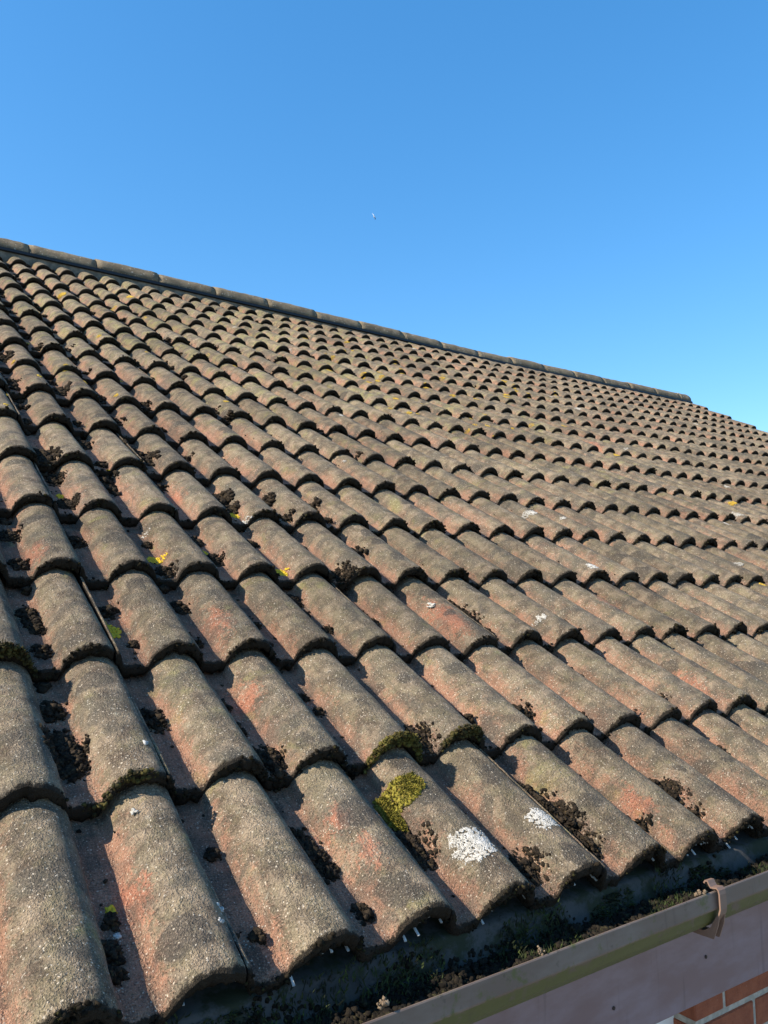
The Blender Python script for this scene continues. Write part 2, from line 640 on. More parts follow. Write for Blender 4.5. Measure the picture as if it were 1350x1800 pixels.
RR = .110
RA = math.radians(0.5)
DU = [-1.0, .6, 1.6, 2.5, 3.4, 4.7, 5.8, 7.0, 8.4]
DN = [-.006, -.005, -.005, -.008, -.012, -.026, -.021, -.006, .004]


def ridge_at(u):
    n = .018 + float(np.interp(u, DU, DN))
    return (MR @ np.array([u, 5.545, n]))            # lower front edge of the ridge tile, house frame


def half_round(u0, u1, r, th, nseg, nlen, jit, seed):
    V, F = [], []
    q = random.Random(seed)
    off = Vector((q.uniform(-9, 9), q.uniform(-9, 9), 0))
    for i in range(nlen + 1):
        u = u0 + (u1 - u0) * i / nlen
        e = ridge_at(u)
        for rr in (r, r - th):
            for s in range(nseg + 1):
                a_ = math.pi - RA - (math.pi - 2 * RA) * s / nseg
                k = rr + jit * noise.noise(Vector((u * 18, a_ * 3, rr)) + off)
                if i in (0, nlen): k -= .002
                V.append((u, e[1] + RR * math.cos(RA) + k * math.cos(a_), e[2] - RR * math.sin(RA) + k * math.sin(a_)))
    n = nseg + 1
    for i in range(nlen):
        for s in range(nseg):
            a_ = i * 2 * n + s
            b_ = a_ + 2 * n
            F.append((a_, a_ + 1, b_ + 1, b_))
            F.append((a_ + n, b_ + n, b_ + n + 1, a_ + n + 1))
        a_ = i * 2 * n; b_ = a_ + 2 * n
        F.append((a_, b_, b_ + n, a_ + n))
        a_ += nseg; b_ += nseg
        F.append((a_, a_ + n, b_ + n, b_))
    for i, fl in ((0, 0), (nlen, 1)):
        for s in range(nseg):
            a_ = i * 2 * n + s
            F.append((a_, a_ + n, a_ + n + 1, a_ + 1) if not fl else (a_, a_ + 1, a_ + n + 1, a_ + n))
    return V, F


inv = Matrix(MR.T.tolist())


def to_roof(V):                                         # house frame (z from the eaves) -> roof frame
    return [tuple(inv @ Vector(v)) for v in V]


RJ = []
u = .682
while u > -1.0: u -= .452
while u < 8.05:
    u1 = min(u + .452, 8.12)
    q = random.Random(int(u * 1000))
    V, F = half_round(u + .003, u1 - .003, RR, .016, 14, 10, .006, int(u * 977))
    dz = q.gauss(0, .0045)
    V = [(a_, b_, c_ + dz) for a_, b_, c_ in V]
    mesh_obj('ridge_tile', to_roof(V), F, RIDGE, roof)
    if u1 < 8.1:
        V, F = half_round(u1 - .009, u1 + .009, RR - .006, .010, 12, 1, 0, 3)
        mesh_obj('ridge_union', to_roof(V), F, BLACK, roof)
    u = u1
# the dark strip under the ridge tiles and the mortar bed between the rolls
V, F = [], []
us = np.linspace(-1.0, 8.11, 60)
for i, uu in enumerate(us):
    e = ridge_at(uu)
    for (dy, dz) in ((-.013, .004), (-.016, -.016), (-.002, -.020), (.010, .002)):
        V.append((uu, e[1] + dy, e[2] + dz))
for i in range(len(us) - 1):
    for s in range(3):
        a_ = i * 4 + s
        F.append((a_, a_ + 4, a_ + 5, a_ + 1))
mesh_obj('ridge_strip', to_roof(V), F, BLACK, roof, smooth=False)
V, F = [], []
for i, uu in enumerate(us):
    e = ridge_at(uu)
    for (dy, dz) in ((.004, -.014), (.000, -.055), (.02, -.10)):
        V.append((uu, e[1] + dy + .002 * noise.noise(Vector((uu * 20, dz * 50, 0))), e[2] + dz))
for i in range(len(us) - 1):
    for s in range(2):
        a_ = i * 3 + s
        F.append((a_, a_ + 3, a_ + 4, a_ + 1))
mesh_obj('ridge_bedding', to_roof(V), F, MORTAR, roof)
# back slope
v_, f_ = box_geo(UL, UR, 0, 5.6, -.05, -.03)
rb = ridge_at(3)
mb = Matrix.Translation((0, rb[1] + RR, rb[2] + .0)) @ Matrix.Rotation(-PITCH, 4, 'X')
mesh_obj('back_slope', [tuple(mb @ Vector(p)) for p in v_], f_, TILE, house, smooth=False).location = (0, 0, Z0)

# ------------------------------------------------------------------ lumps: soil, moss, lichens
def ico(sub):
    t = (1 + 5 ** .5) / 2
    V = [(-1, t, 0), (1, t, 0), (-1, -t, 0), (1, -t, 0), (0, -1, t), (0, 1, t), (0, -1, -t), (0, 1, -t), (t, 0, -1), (t, 0, 1), (-t, 0, -1), (-t, 0, 1)]
    F = [(0, 11, 5), (0, 5, 1), (0, 1, 7), (0, 7, 10), (0, 10, 11), (1, 5, 9), (5, 11, 4), (11, 10, 2), (10, 7, 6), (7, 1, 8), (3, 9, 4), (3, 4, 2), (3, 2, 6), (3, 6, 8), (3, 8, 9), (4, 9, 5), (2, 4, 11), (6, 2, 10), (8, 6, 7), (9, 8, 1)]
    V = [np.array(v) / np.linalg.norm(v) for v in V]
    for _ in range(sub):
        cache, F2 = {}, []
        def midp(a, b):
            key = (min(a, b), max(a, b))
            if key not in cache:
                m = V[a] + V[b]
                V.append(m / np.linalg.norm(m))
                cache[key] = len(V) - 1
            return cache[key]
        for a, b, c_ in F:
            x, y, z = midp(a, b), midp(b, c_), midp(c_, a)
            F2 += [(a, x, z), (b, y, x), (c_, z, y), (x, y, z)]
        F = F2
    return np.array(V), np.array(F)


ICO = [ico(0), ico(1)]
LUMP = []
for sub in (0, 1):
    row = []
    for s in range(12):
        V, F = ICO[sub]
        q = np.random.default_rng(s + 50 * sub)
        o = Vector(q.uniform(-20, 20, 3).tolist())
        k = np.array([1 + .6 * noise.noise(Vector(v.tolist()) * 1.6 + o) + .6 * noise.noise(Vector(v.tolist()) * 4 + o) for v in V])
        row.append(V * k[:, None])
    LUMP.append(row)


class Lumps:
    def __init__(self): self.V, self.F, self.n = [], [], 0

    def add(self, c, r, sub=0, flat=1.0, stretch=1.0):
        V = LUMP[sub][RNG.integers(12)]
        a_ = RNG.uniform(0, 6.283)
        ca, sa = math.cos(a_), math.sin(a_)
        b_ = RNG.uniform(-.8, .8) if flat > .6 else 0
        cb, sb = math.cos(b_), math.sin(b_)
        R = np.array([[ca, -sa, 0], [sa, ca, 0], [0, 0, 1]]) @ np.array([[1, 0, 0], [0, cb, -sb], [0, sb, cb]])
        W = (V * np.array([r * stretch, r, r])) @ R.T
        W[:, 2] *= flat
        self.V.append(W + np.array(c))
        self.F.append(ICO[sub][1] + self.n)
        self.n += len(V)

    def blade(self, c, d, L, w):
        d = np.array(d) / np.linalg.norm(d)
        s = np.cross(d, RNG.normal(0, 1, 3)); s /= np.linalg.norm(s) + 1e-9
        c = np.array(c); m = c + d * L * .55 + RNG.normal(0, L * .07, 3)
        self.V.append(np.array([c - s * w * .5, c + s * w * .5, m + s * w * .6, m - s * w * .6, c + d * L]))
        self.F.append(np.array([(0, 1, 2), (0, 2, 3), (3, 2, 4)]) + self.n)
        self.n += 5

    def build(self, name, mat, org=None, parent=None, smooth=True):
        V = np.vstack(self.V)
        if parent is None:
            V = V @ MR.T + np.array([0, 0, Z0])
            org = V.mean(0) if org is None else org
            V = V - org
            o = np_mesh(name, V, np.vstack(self.F), mat, None, smooth)
            o.location = tuple(org)
            return o
        return np_mesh(name, V, np.vstack(self.F), mat, parent, smooth)


def pile(L, u, v, ru, rv, near=True, dens=1.0, hmax=.013):
    """crumbly heap lying in the pan round (u, v)"""
    rr = .0024 if near else .0052
    cnt = int(dens * 2.7 * ru * rv / (rr * rr)) + 6
    ph = Vector((u * 31, v * 31, 0))
    for _ in range(cnt):
        a_, b_ = RNG.normal(0, .52, 2)
        if a_ * a_ + b_ * b_ > 1.5: continue
        e = max(0., 1 - a_ * a_ - b_ * b_)
        nz = noise.noise(ph + Vector((a_ * 2.2, b_ * 2.2, 0)))
        if nz < -.28: continue
        uu, vv = u + a_ * ru, v + b_ * rv
        s = surf(uu, vv)
        r_ = rr * RNG.choice((.4, .6, .8, 1.0, 1.3, 1.6))
        L.add((uu, vv, s + r_ * .2 + RNG.uniform(0, 1) ** .7 * hmax * (1.5 if u > .75 else 1) * e * (.55 + nz)), r_, 1 if (near and r_ > .0034) else 0, RNG.uniform(.6, 1.0), RNG.uniform(1, 1.9))
        if near and RNG.random() < .55:                      # dry shoots matted into the heap
            L.blade((uu, vv, s + hmax * e * (.5 + nz) * .8), (RNG.normal(0, 1), RNG.normal(0, 1), abs(RNG.normal(0, .8))), RNG.uniform(.003, .008), .0012)


# (x, y, size) as measured in the photograph; size in its pixels
CLUMPS = [(113, 1297, 95), (130, 1330, 60), (478, 1320, 62), (380, 1472, 24), (535, 1450, 42), (575, 1500, 55), (645, 1590, 36), (200, 1595, 24), (187, 1660, 32),
          (200, 1702, 26), (460, 1632, 18), (735, 1470, 78), (940, 1510, 62), (930, 1372, 52), (965, 1402, 58), (1000, 1432, 55), (1040, 1475, 46), (1022, 1357, 26),
          (1135, 1437, 24), (1158, 1365, 36), (1190, 1387, 40), (1225, 1417, 26), (1280, 1310, 24), (812, 1407, 22), (95, 1222, 52), (275, 1242, 56), (422, 1270, 18),
          (540, 1203, 20), (567, 1230, 22), (400, 1222, 20), (75, 1127, 40), (72, 1085, 30), (55, 1055, 46), (190, 1057, 40), (320, 1047, 36), (240, 1120, 16),
          (475, 1120, 18), (580, 1092, 22), (645, 1065, 24), (455, 1082, 18), (350, 1122, 16), (542, 1062, 22), (520, 1032, 42), (600, 1005, 46), (295, 997, 38),
          (37, 980, 36), (262, 940, 22), (345, 932, 36), (380, 970, 38), (445, 940, 26), (135, 932, 42), (20, 920, 42), (120, 872, 42), (545, 967, 26), (625, 957, 38),
          (395, 865, 42), (737, 1285, 58), (812, 1060, 34), (835, 1080, 34), (858, 1102, 30), (795, 1047, 24), (880, 1005, 20), (995, 1090, 20), (1005, 1160, 42),
          (1028, 1182, 34), (1077, 1157, 32), (920, 1240, 46), (1025, 1250, 32), (862, 1195, 24), (830, 1250, 16), (808, 1240, 16), (1170, 1222, 22), (1270, 1305, 40),
          (1115, 1245, 24), (1090, 1317, 22), (705, 1040, 26), (87, 800, 46), (97, 822, 40), (80, 788, 30), (123, 873, 34), (140, 937, 18), (190, 827, 42), (197, 845, 32),
          (180, 807, 26), (280, 838, 38), (260, 800, 36), (233, 780, 28), (330, 793, 24), (387, 863, 36), (408, 884, 30), (347, 933, 30), (377, 972, 30), (267, 940, 18),
          (153, 763, 30), (310, 780, 20), (393, 798, 22), (20, 661, 38), (10, 621, 34), (67, 608, 22), (107, 680, 36), (120, 686, 24), (38, 701, 26), (124, 606, 20),
          (160, 666, 20), (180, 690, 22), (204, 728, 36), (256, 703, 26), (78, 786, 32), (151, 766, 26), (233, 777, 30), (253, 790, 26), (1310, 995, 14), (700, 880, 18),
          (560, 880, 24), (480, 870, 26), (520, 905, 22), (640, 800, 16), (420, 735, 18), (380, 715, 18), (450, 650, 14), (340, 660, 16), (300, 640, 14)]
groups = {}
rest = []
for (x, y, s) in CLUMPS:
    u, v = hit(x, y, -.034)
    if v < .02: v = .02
    d, _, _ = depth(u, v)
    w = s * d / 1389.12
    key = (int(math.floor(u / P)), max(0, int(v / GA)))
    if s >= 30 and d < 3.4: groups.setdefault(key, []).append((u, v, w, d))
    else: rest.append((u, v, w, d))
ORD = ['lowest', 'second', 'third', 'fourth', 'fifth', 'sixth', 'seventh', 'eighth', 'ninth', 'tenth', 'eleventh', 'twelfth']
NTH = ['first', 'second', 'third', 'fourth', 'fifth', 'sixth', 'seventh', 'eighth', 'ninth', 'tenth', 'eleventh', 'twelfth', 'thirteenth', 'fourteenth', 'fifteenth']
for key, lst in groups.items():                         # places too far apart to be one heap go to the loose moss
    lst.sort(key=lambda t: -t[2])
    far_off = [t for t in lst[1:] if abs(t[1] - lst[0][1]) > .075]
    rest += far_off
    groups[key] = [t for t in lst if t not in far_off]
bycourse = {}
for key in groups: bycourse.setdefault(key[1], []).append(key[0])
for key, lst in sorted(groups.items()):
    L = Lumps()
    if len(lst) > 1:                                        # one heap: fill the gap between the measured places
        lst.sort(key=lambda t: t[1])
        lst = lst + [tuple(p_ + (q_ - p_) * f_ for p_, q_ in zip(a_, b_)) for a_, b_ in zip(lst, lst[1:]) for f_ in (.3, .5, .7)]
    for (u, v, w, d) in lst:
        uc = (key[0] + .5) * P                              # middle of the pan
        u = min(max(u, uc - .016), uc + (.012 if uc < .7 else .021))
        pile(L, u, v, min(max(w * .42, .014), .030), max(w * .62, .016), d < 2.2)
    o = L.build('moss_clump', SOIL, smooth=False)
    colr = sorted(bycourse[key[1]])
    size = 'large' if sum(t[2] for t in lst) > .07 else 'small'
    n_ = colr.index(key[0])
    tag(o, 'dark %s moss clump in the %s tile course from gutter, %s such clump from left' % (size, ORD[key[1]], NTH[n_]), 'moss clump', 'moss clumps lying in the tile channels')
L = Lumps()
for (u, v, w, d) in rest:
    uc = (math.floor(u / P) + .5) * P
    u = min(max(u, uc - .018), uc + (.014 if uc < .7 else .022))
    pile(L, u, v, min(max(w * .42, .010), .026), max(w * .6, .012), d < 2.0)
# further up, the channels on the left carry a lot of the same dark crumbs
for r in range(1, NROW):
    for c_ in range(-2, LASTCOL):
        q = random.Random(c_ * 131 + r * 977)
        d, px, py = depth(c_ * P + .075, r * GA + .1, -.03)
        if d < .3 or px < -60 or px > 1400: continue
        pr = .10 + (.55 if px < 320 and py < 900 else .25 if px < 600 else .06)
        if r < 5: pr *= .3
        if q.random() < pr:
            pile(L, c_ * P + .075 + q.uniform(-.012, .012), r * GA + q.uniform(.02, .29), q.uniform(.008, .022), q.uniform(.012, .05), False, .8)
        if q.random() < .5 and px > 0:                      # soil caught at the foot of the course above
            pile(L, c_ * P + .075 + q.uniform(-.02, .02), (r + 1) * GA - .012, .014, .012, False, .8, .012)
# single crumbs
for _ in range(2600):
    u = RNG.uniform(-.5, 4.5); v = RNG.uniform(.03, 2.4)
    if hprof(((u + P / 2) % P) - P / 2) > .024: continue
    s = surf(u, v)
    r_ = RNG.uniform(.0012, .0036)
    L.add((u, v, s + r_ * .3), r_, 0, .8, 1.3)
o = L.build('moss', SOIL, np.array([0, 0, Z0]), smooth=False)
tag(o, 'dark crumbly moss and soil scattered in the channels between the tile rolls', 'moss', kind='stuff')

# mossy fringe along the lower edges of the tiles
L = Lumps()
for r in range(0, 12):
    for c_ in range(-3, 40):
        d, px, py = depth(c_ * P, row_v(r), 0)
        if d < .2 or px < -120 or px > 1450 or py > 1900: continue
        if d > 4.6: continue
        dens = 1.0 if d < 2 else .6
        k = int(math.floor((c_ * P - (SEAM - TW)) / TW))
        q = random.Random(c_ * 13 + r * 7)
        am = q.uniform(.5, 1.4)
        n_ = int((70 if d < 2 else 34) * am)
        ph = q.uniform(0, 50)
        for _ in range(n_):
            x = RNG.uniform(-.075, .075)
            if noise.noise(Vector((x * 25 + ph, ph, 0))) < -.15: continue
            du, dv, dn, rz, ry = cell(k, r)
            uu = c_ * P + x
            top = -B + hprof(x) + dn + bend(uu)
            r_ = RNG.uniform(.0014, .0038) * (1 if d < 2 else 1.5)
            L.add((uu, row_v(r) + dv + rz * (uu - k * TW) - .001 + RNG.uniform(-.001, .004), top - RNG.uniform(-.001, .024)), r_, 0, 1.0, 1.3)
o = L.build('edge_moss', FRINGE, np.array([0, 0, Z0]), smooth=False)
tag(o, 'black mossy crust along the lower edges of the roof tiles', 'moss', kind='stuff')

# bright moss cushion on the roll with the big white lichen, and mossy tile edges
def cushion(name, spots, label, mat, blades=2600, L0=.007):
    L = Lumps()
    for (u, v, ru, rv, edge) in spots:
        for _ in range(int(blades)):
            a_, b_ = RNG.uniform(-1, 1, 2)
            if a_ * a_ + b_ * b_ > 1 + .45 * noise.noise(Vector((a_ * 3, b_ * 3, u * 9))): continue
            uu, vv = u + a_ * ru, v + b_ * rv
            if edge is None:
                s = surf(uu, vv)
            else:
                vv = edge - RNG.uniform(-.004, .006)
                s = -B + hprof(((uu + P / 2) % P) - P / 2) + bend(uu) - RNG.uniform(-.004, .017)
            hh = .006 * (1 - a_ * a_) * (1 - b_ * b_)
            if RNG.random() < .25: L.add((uu, vv, s + hh * .6), RNG.uniform(.0025, .0045), 0)
            L.blade((uu, vv, s + hh), (RNG.normal(0, .55), RNG.normal(-.15 if edge is None else -.9, .55), 1.0), L0 * RNG.uniform(.6, 1.3), .0016)
    o = L.build(name, mat, smooth=False)
    return tag(o, label, 'moss')


MOSSD = simple_noise_mat('brown_green_moss', (.035, .031, .010), (.105, .092, .020), 70, .9, 0, None, (.10, .055, .02), .2)
MOSSK = simple_noise_mat('dark_brown_moss', (.020, .018, .008), (.060, .052, .014), 70, .9, 0, None, (.06, .035, .014), .2)
u1, v1 = hit(712, 1362, -.005)
cushion('moss_cushion', [(u1, v1 - .002, .036, .028, None), (u1 - .022, v1 - .032, .013, .03, None)],
        'bright yellow green moss cushion at the top of the roll with the big white spot', GREEN, 3200)
u1, v1 = hit(702, 1312, -.01)
cushion('moss_tuft', [(4 * P, GA, .06, .01, GA + cell(2, 1)[1])], 'brown green moss tuft on tile edge directly above the yellow green cushion', MOSSD, 1500)
cushion('moss_tuft', [(5 * P, GA, .055, .01, GA + cell(2, 1)[1])], 'dark moss tuft on tile edge just right of the yellow green cushion', MOSSK, 800, .005)
cushion('moss_tuft', [(1 * P - .03, GA, .05, .01, GA + cell(0, 1)[1])], 'dark moss tuft on tile edge in second course, beside the lowest left seam', MOSSK, 380, .004)
cushion('moss_tuft', [(0 * P, 2 * GA, .06, .01, 2 * GA + cell(0, 2)[1])], 'dark green moss tuft on tile edge at the left border of the third course', MOSSK, 1300)


# lichens
def lichen(name, x, y, wpx, hpx, mat, flat, label=None, group=None, cat='lichen', n0=-.01, dens=1.0, into=None, rg=(.0016, .0034)):
    u, v = hit(x, y, n0)
    d, _, _ = depth(u, v)
    s = d / 1389.12
    # pixel ellipse -> roof ellipse: sample round patch of the same apparent width
    ru = wpx * s * .5 / .82
    rv = max(ru * .8, hpx * s * .5 / max(.12, abs((depth(u, v + .01)[2] - depth(u, v)[2]) / 10 * s * 1000)))
    rv = min(rv, ru * 2.2)
    L = into or Lumps()
    rm = max(rg[1], s * 1.1)
    cnt = int(dens * 3.2 * ru * rv / (rm * rm * .35)) + 6
    ph = Vector((x * .1, y * .1, 0))
    for _ in range(cnt):
        a_, b_ = RNG.uniform(-1.15, 1.15, 2)
        ang = math.atan2(b_, a_)
        lim = 1 + .35 * noise.noise(ph + Vector((math.cos(ang) * 1.6, math.sin(ang) * 1.6, 0)))
        rad = math.hypot(a_, b_)
        if rad > lim * (1 if RNG.random() < .85 else 1.12): continue
        if flat <= .3 and noise.noise(ph + Vector((a_ * 4.5, b_ * 4.5, 3))) < .04 - .66 * (1.15 - rad): continue
        uu, vv = u + a_ * ru, v + b_ * rv
        L.add((uu, vv, surf(uu, vv) + .0004), RNG.uniform(rg[0], 1.0 * rm), 0, flat, 1.2)
    if into: return
    o = L.build(name, mat)
    return tag(o, label, cat, group)


lichen('lichen_patch', 832, 1483, 62, 56, WHITE, .30, 'largest round white lichen patch, on a roll just above the gutter', dens=1.5, rg=(.0006, .0018))
lichen('lichen_patch', 953, 1438, 40, 34, WHITE, .30, 'smaller white lichen patch on roll right of the largest white one', dens=1.4, rg=(.0006, .0018))
for (x, y, w, h, t) in [(932, 899, 20, 8, 'narrow white lichen patch on a tile roll in the middle of the roof'),
                        (1040, 999, 18, 9, 'white lichen patch on the roll lying left of the rightmost pale patches'),
                        (952, 1081, 16, 8, 'faint white lichen patch on a roll in the third course from gutter'),
                        (1295, 983, 24, 11, 'bright white lichen patch near the right border, lowest of the right hand patches'),
                        (1295, 904, 20, 7, 'thin white lichen patch near the right border, highest of its cluster'),
                        (1285, 920, 22, 9, 'white lichen patch near the right border, middle one of its cluster'),
                        (763, 1049, 8, 7, 'small round white lichen dot on the strongly red roll')]:
    lichen('lichen_patch', x, y, w, h, WHITE, .30, t, dens=1.3)
for (x, y, w, h, t) in [(205, 1553, 15, 18, 'small bright yellow lichen rosette low on a roll above the gutter, bottom left'),
                        (199, 1090, 24, 24, 'dull yellow lichen rosette in a shaded channel beside a tile seam'),
                        (278, 968, 26, 12, 'bright yellow lichen rosette in channel, beside a dark moss clump'),
                        (500, 985, 22, 12, 'yellow lichen rosette low on a roll in the fourth course'),
                        (417, 884, 12, 11, 'small bright yellow lichen rosette at the right end of a dark clump'),
                        (364, 942, 10, 10, 'small yellow lichen rosette next to moss in the fifth course'),
                        (110, 842, 9, 12, 'yellow lichen dot at the upper end of a left roll in sixth course'),
                        (122, 861, 12, 8, 'yellow lichen dot on the left flank of a roll, lower of two'),
                        (197, 810, 8, 9, 'yellow lichen dot beside the moss filled channel on the left'),
                        (677, 746, 10, 8, 'yellow lichen dot on a roll near the middle of the roof')]:
    lichen('lichen_rosette', x, y, w, h, YELLOW, .55, t, n0=-.03 if x in (199, 278) else -.015, rg=(.0016, .0036))
LW, LY = Lumps(), Lumps()
for (x, y, w, h) in [(1325, 926, 14, 6), (990, 908, 10, 4), (1280, 855, 12, 4), (1017, 718, 12, 4), (1010, 733, 9, 4), (1170, 735, 8, 3), (1220, 746, 9, 4), (506, 607, 12, 6),
                     (630, 962, 8, 6), (264, 908, 10, 6), (1080, 780, 7, 3), (1100, 788, 7, 3), (390, 1615, 10, 8), (388, 1582, 12, 12), (240, 1408, 10, 5), (438, 897, 10, 8),
                     (218, 1592, 8, 10), (255, 1307, 8, 8)]:
    lichen('', x, y, w, h, None, .3, into=LW)
for _ in range(45):
    u = RNG.uniform(.5, 8.0); v = RNG.uniform(1.8, 5.4)
    d, px, py = depth(u, v)
    if 0 < px < 1350: lichen('', px, py, RNG.uniform(3, 7), 3, None, .3, into=LW, dens=.8)
for (x, y, w, h) in [(1240, 957, 12, 6), (1345, 1021, 16, 7), (1290, 880, 10, 5), (1085, 798, 8, 4), (802, 755, 9, 6), (110, 513, 10, 9), (230, 522, 9, 6), (298, 678, 9, 8), (445, 622, 8, 6)]:
    lichen('', x, y, w, h, None, .45, into=LY)
for _ in range(90):
    px = RNG.uniform(560, 1000); py = 545 + (px - 500) * .24 + RNG.uniform(25, 130)
    lichen('', px, py, RNG.uniform(3, 8), 4, None, .4, into=LY, dens=.7)
for _ in range(40):
    px = RNG.uniform(0, 700); py = RNG.uniform(480, 760)
    u, v = hit(px, py)
    if 0 < v < 5.4: lichen('', px, py, RNG.uniform(3, 7), 4, None, .4, into=LY, dens=.7)
tag(LW.build('lichen', WHITE, np.array([0, 0, Z0])), 'tiny white lichen flecks scattered over the upper tiles', 'lichen', kind='stuff')
tag(LY.build('lichen', OCHRE, np.array([0, 0, Z0])), 'tiny yellow lichen flecks scattered over the upper tiles', 'lichen', kind='stuff')

# ------------------------------------------------------------------ eaves: comb filler, tray, gutter, fascia
V, F = [], []


def bar(V, F, p, d, up, L, w, t):
    d = Vector(d).normalized(); s = d.cross(Vector(up)).normalized(); n = s.cross(d)
    p = Vector(p); b = len(V)
    for l in (0, L):
        for a_, b_ in ((-1, -1), (1, -1), (1, 1), (-1, 1)):
            V.append(tuple(p + d * l + s * a_ * w * .5 + n * b_ * t * .5))
    F += [(b, b + 3, b + 2, b + 1), (b + 4, b + 5, b + 6, b + 7), (b, b + 1, b + 5, b + 4), (b + 1, b + 2, b + 6, b + 5), (b + 2, b + 3, b + 7, b + 6), (b + 3, b, b + 4, b + 7)]


q = random.Random(3)
for c_ in range(-2, 22):
    for j in range(8):
        x = -.046 + j * .0125
        hh = max(.002, hprof(x * .94) - .017)
        if q.random() < .34: continue
        yy = row_v(0) + .012 + q.gauss(0, .002)
        p = (c_ * P + x, yy + .03, -B - TILT * .03 + hprof(x * .96) - .0245)
        bar(V, F, p, (q.gauss(0, .05) + x * .8, -1, -.10 + q.gauss(0, .04)), (0, 0, 1), .037 + q.gauss(0, .003) + (.009 if x < -.02 else 0), .0030, .0018)
comb = mesh_obj('eaves_comb', V, F, COMB, roof, smooth=False)
comb['kind'] = 'stuff'

g = G('eaves_tray_plastic')
P0 = g.coord(None, 'Object')
c = g.mix(g.ramp(g.noise(P0, 14, 5, .65), .35, .65), (.035, .034, .033), (.062, .060, .058))
c = g.mix(g.ramp(g.noise(g.offset(P0, (3, 0, 0)), 16, 6, .75), .44, .58, 0, .92), c, (.020, .024, .009))
TRAY = g.done(c, .85, g.bump(g.noise(P0, 40, 4), .5, .004))
V, F = [], []
us = np.linspace(UL, UR, 120)
for uu in us:
    w_ = .0025 * noise.noise(Vector((uu * 9, 0, 0)))
    for (y, z) in ((.20, .008), (.060, -.0485), (.042, -.0505 + w_), (.037 + w_, -.056), (.028 + w_, -.125)):
        V.append((uu, y, z))
for i in range(len(us) - 1):
    for s in range(4):
        a_ = i * 5 + s
        F.append((a_, a_ + 1, a_ + 6, a_ + 5))
tray = mesh_obj('eaves_tray', V, F, TRAY, house)
tray.location = (0, 0, Z0)

RIMZ = lambda u: -.0815 + .0165 * (u - .3) if u < 2 else -.0815 + .0165 * 1.7
prof = [(-.0330, -.0010), (-.0335, .0006), (-.0352, .0006), (-.0362, -.0010), (-.0385, -.0245), (-.0375, -.0275), (-.0330, -.0295), (-.0270, -.0480), (-.0180, -.0590), (-.004, -.0640), (.060, -.0640), (.076, -.050), (.078, .004),
        (.0755, .004), (.0735, -.049), (.0590, -.0615), (-.003, -.0615), (-.0165, -.0570), (-.0250, -.0470), (-.0310, -.0275), (-.0360, -.0245)]
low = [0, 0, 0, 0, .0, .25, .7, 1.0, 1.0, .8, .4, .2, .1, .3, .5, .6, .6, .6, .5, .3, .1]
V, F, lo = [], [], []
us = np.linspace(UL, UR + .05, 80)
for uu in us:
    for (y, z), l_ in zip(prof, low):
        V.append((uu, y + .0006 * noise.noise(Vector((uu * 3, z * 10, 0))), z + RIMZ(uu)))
        lo.append(l_)
n = len(prof)
for i in range(len(us) - 1):
    for s in range(n):
        a_ = i * n + s; b_ = i * n + (s + 1) % n
        F.append((a_, a_ + n, b_ + n, b_))
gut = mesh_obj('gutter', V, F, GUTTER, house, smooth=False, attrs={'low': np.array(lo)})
gut.location = (0, 0, Z0)

# bracket clipped over the rim
def bracket(u0):
    w = .0088
    path = [(-.0165, .0085), (-.0190, .0125), (-.0235, .0130), (-.0255, .0085), (-.0285, .0045), (-.0340, .0050), (-.0395, .0060), (-.0425, .0030), (-.0440, -.0030),
            (-.0445, -.0260), (-.0425, -.0330), (-.0360, -.0430), (-.0260, -.0600), (-.0120, -.0690), (.030, -.0700), (.0770, -.0700)]
    V, F = [], []
    for i, (y, z) in enumerate(path):
        j0, j1 = max(0, i - 1), min(len(path) - 1, i + 1)
        t = Vector((0, path[j1][0] - path[j0][0], path[j1][1] - path[j0][1])).normalized()
        nn = Vector((0, t.z, -t.y)) * .0013
        ww = w if i < 10 else w * 1.05
        for sx, sg in ((-1, 1), (1, 1), (1, -1), (-1, -1)):
            V.append((sx * ww, y + sg * nn.y, z + sg * nn.z))
    for i in range(len(path) - 1):
        for s in range(4):
            a_ = i * 4 + s; b_ = i * 4 + (s + 1) % 4
            F.append((a_, b_, b_ + 4, a_ + 4))
    F += [(0, 1, 2, 3), tuple(len(V) - 4 + k_ for k_ in (3, 2, 1, 0))]
    # the two gusset ribs below the hook
    for sx in (-.0088, .0066):
        b = len(V)
        tri = [(-.0440, -.026), (-.0395, -.052), (-.0300, -.0760), (.0770, -.0790), (.0770, -.0712), (-.0100, -.0705), (-.0270, -.0610), (-.0370, -.0440)]
        for dx in (0, .0022):
            for (y, z) in tri: V.append((sx + dx, y, z))
        m = len(tri)
        F.append(tuple(b + k_ for k_ in range(m)))
        F.append(tuple(b + m + k_ for k_ in reversed(range(m))))
        for k_ in range(m): F.append((b + k_, b + m + k_, b + m + (k_ + 1) % m, b + (k_ + 1) % m))
    o = mesh_obj('gutter_bracket', V, F, CLIP, gut, smooth=False)
    o.location = (u0, 0, RIMZ(u0))
    return o


br = bracket(1.000)
for uu in (2.0, 3.0):
    o = br.copy(); COL.objects.link(o); o.location = (uu, 0, RIMZ(uu)); o.parent = gut

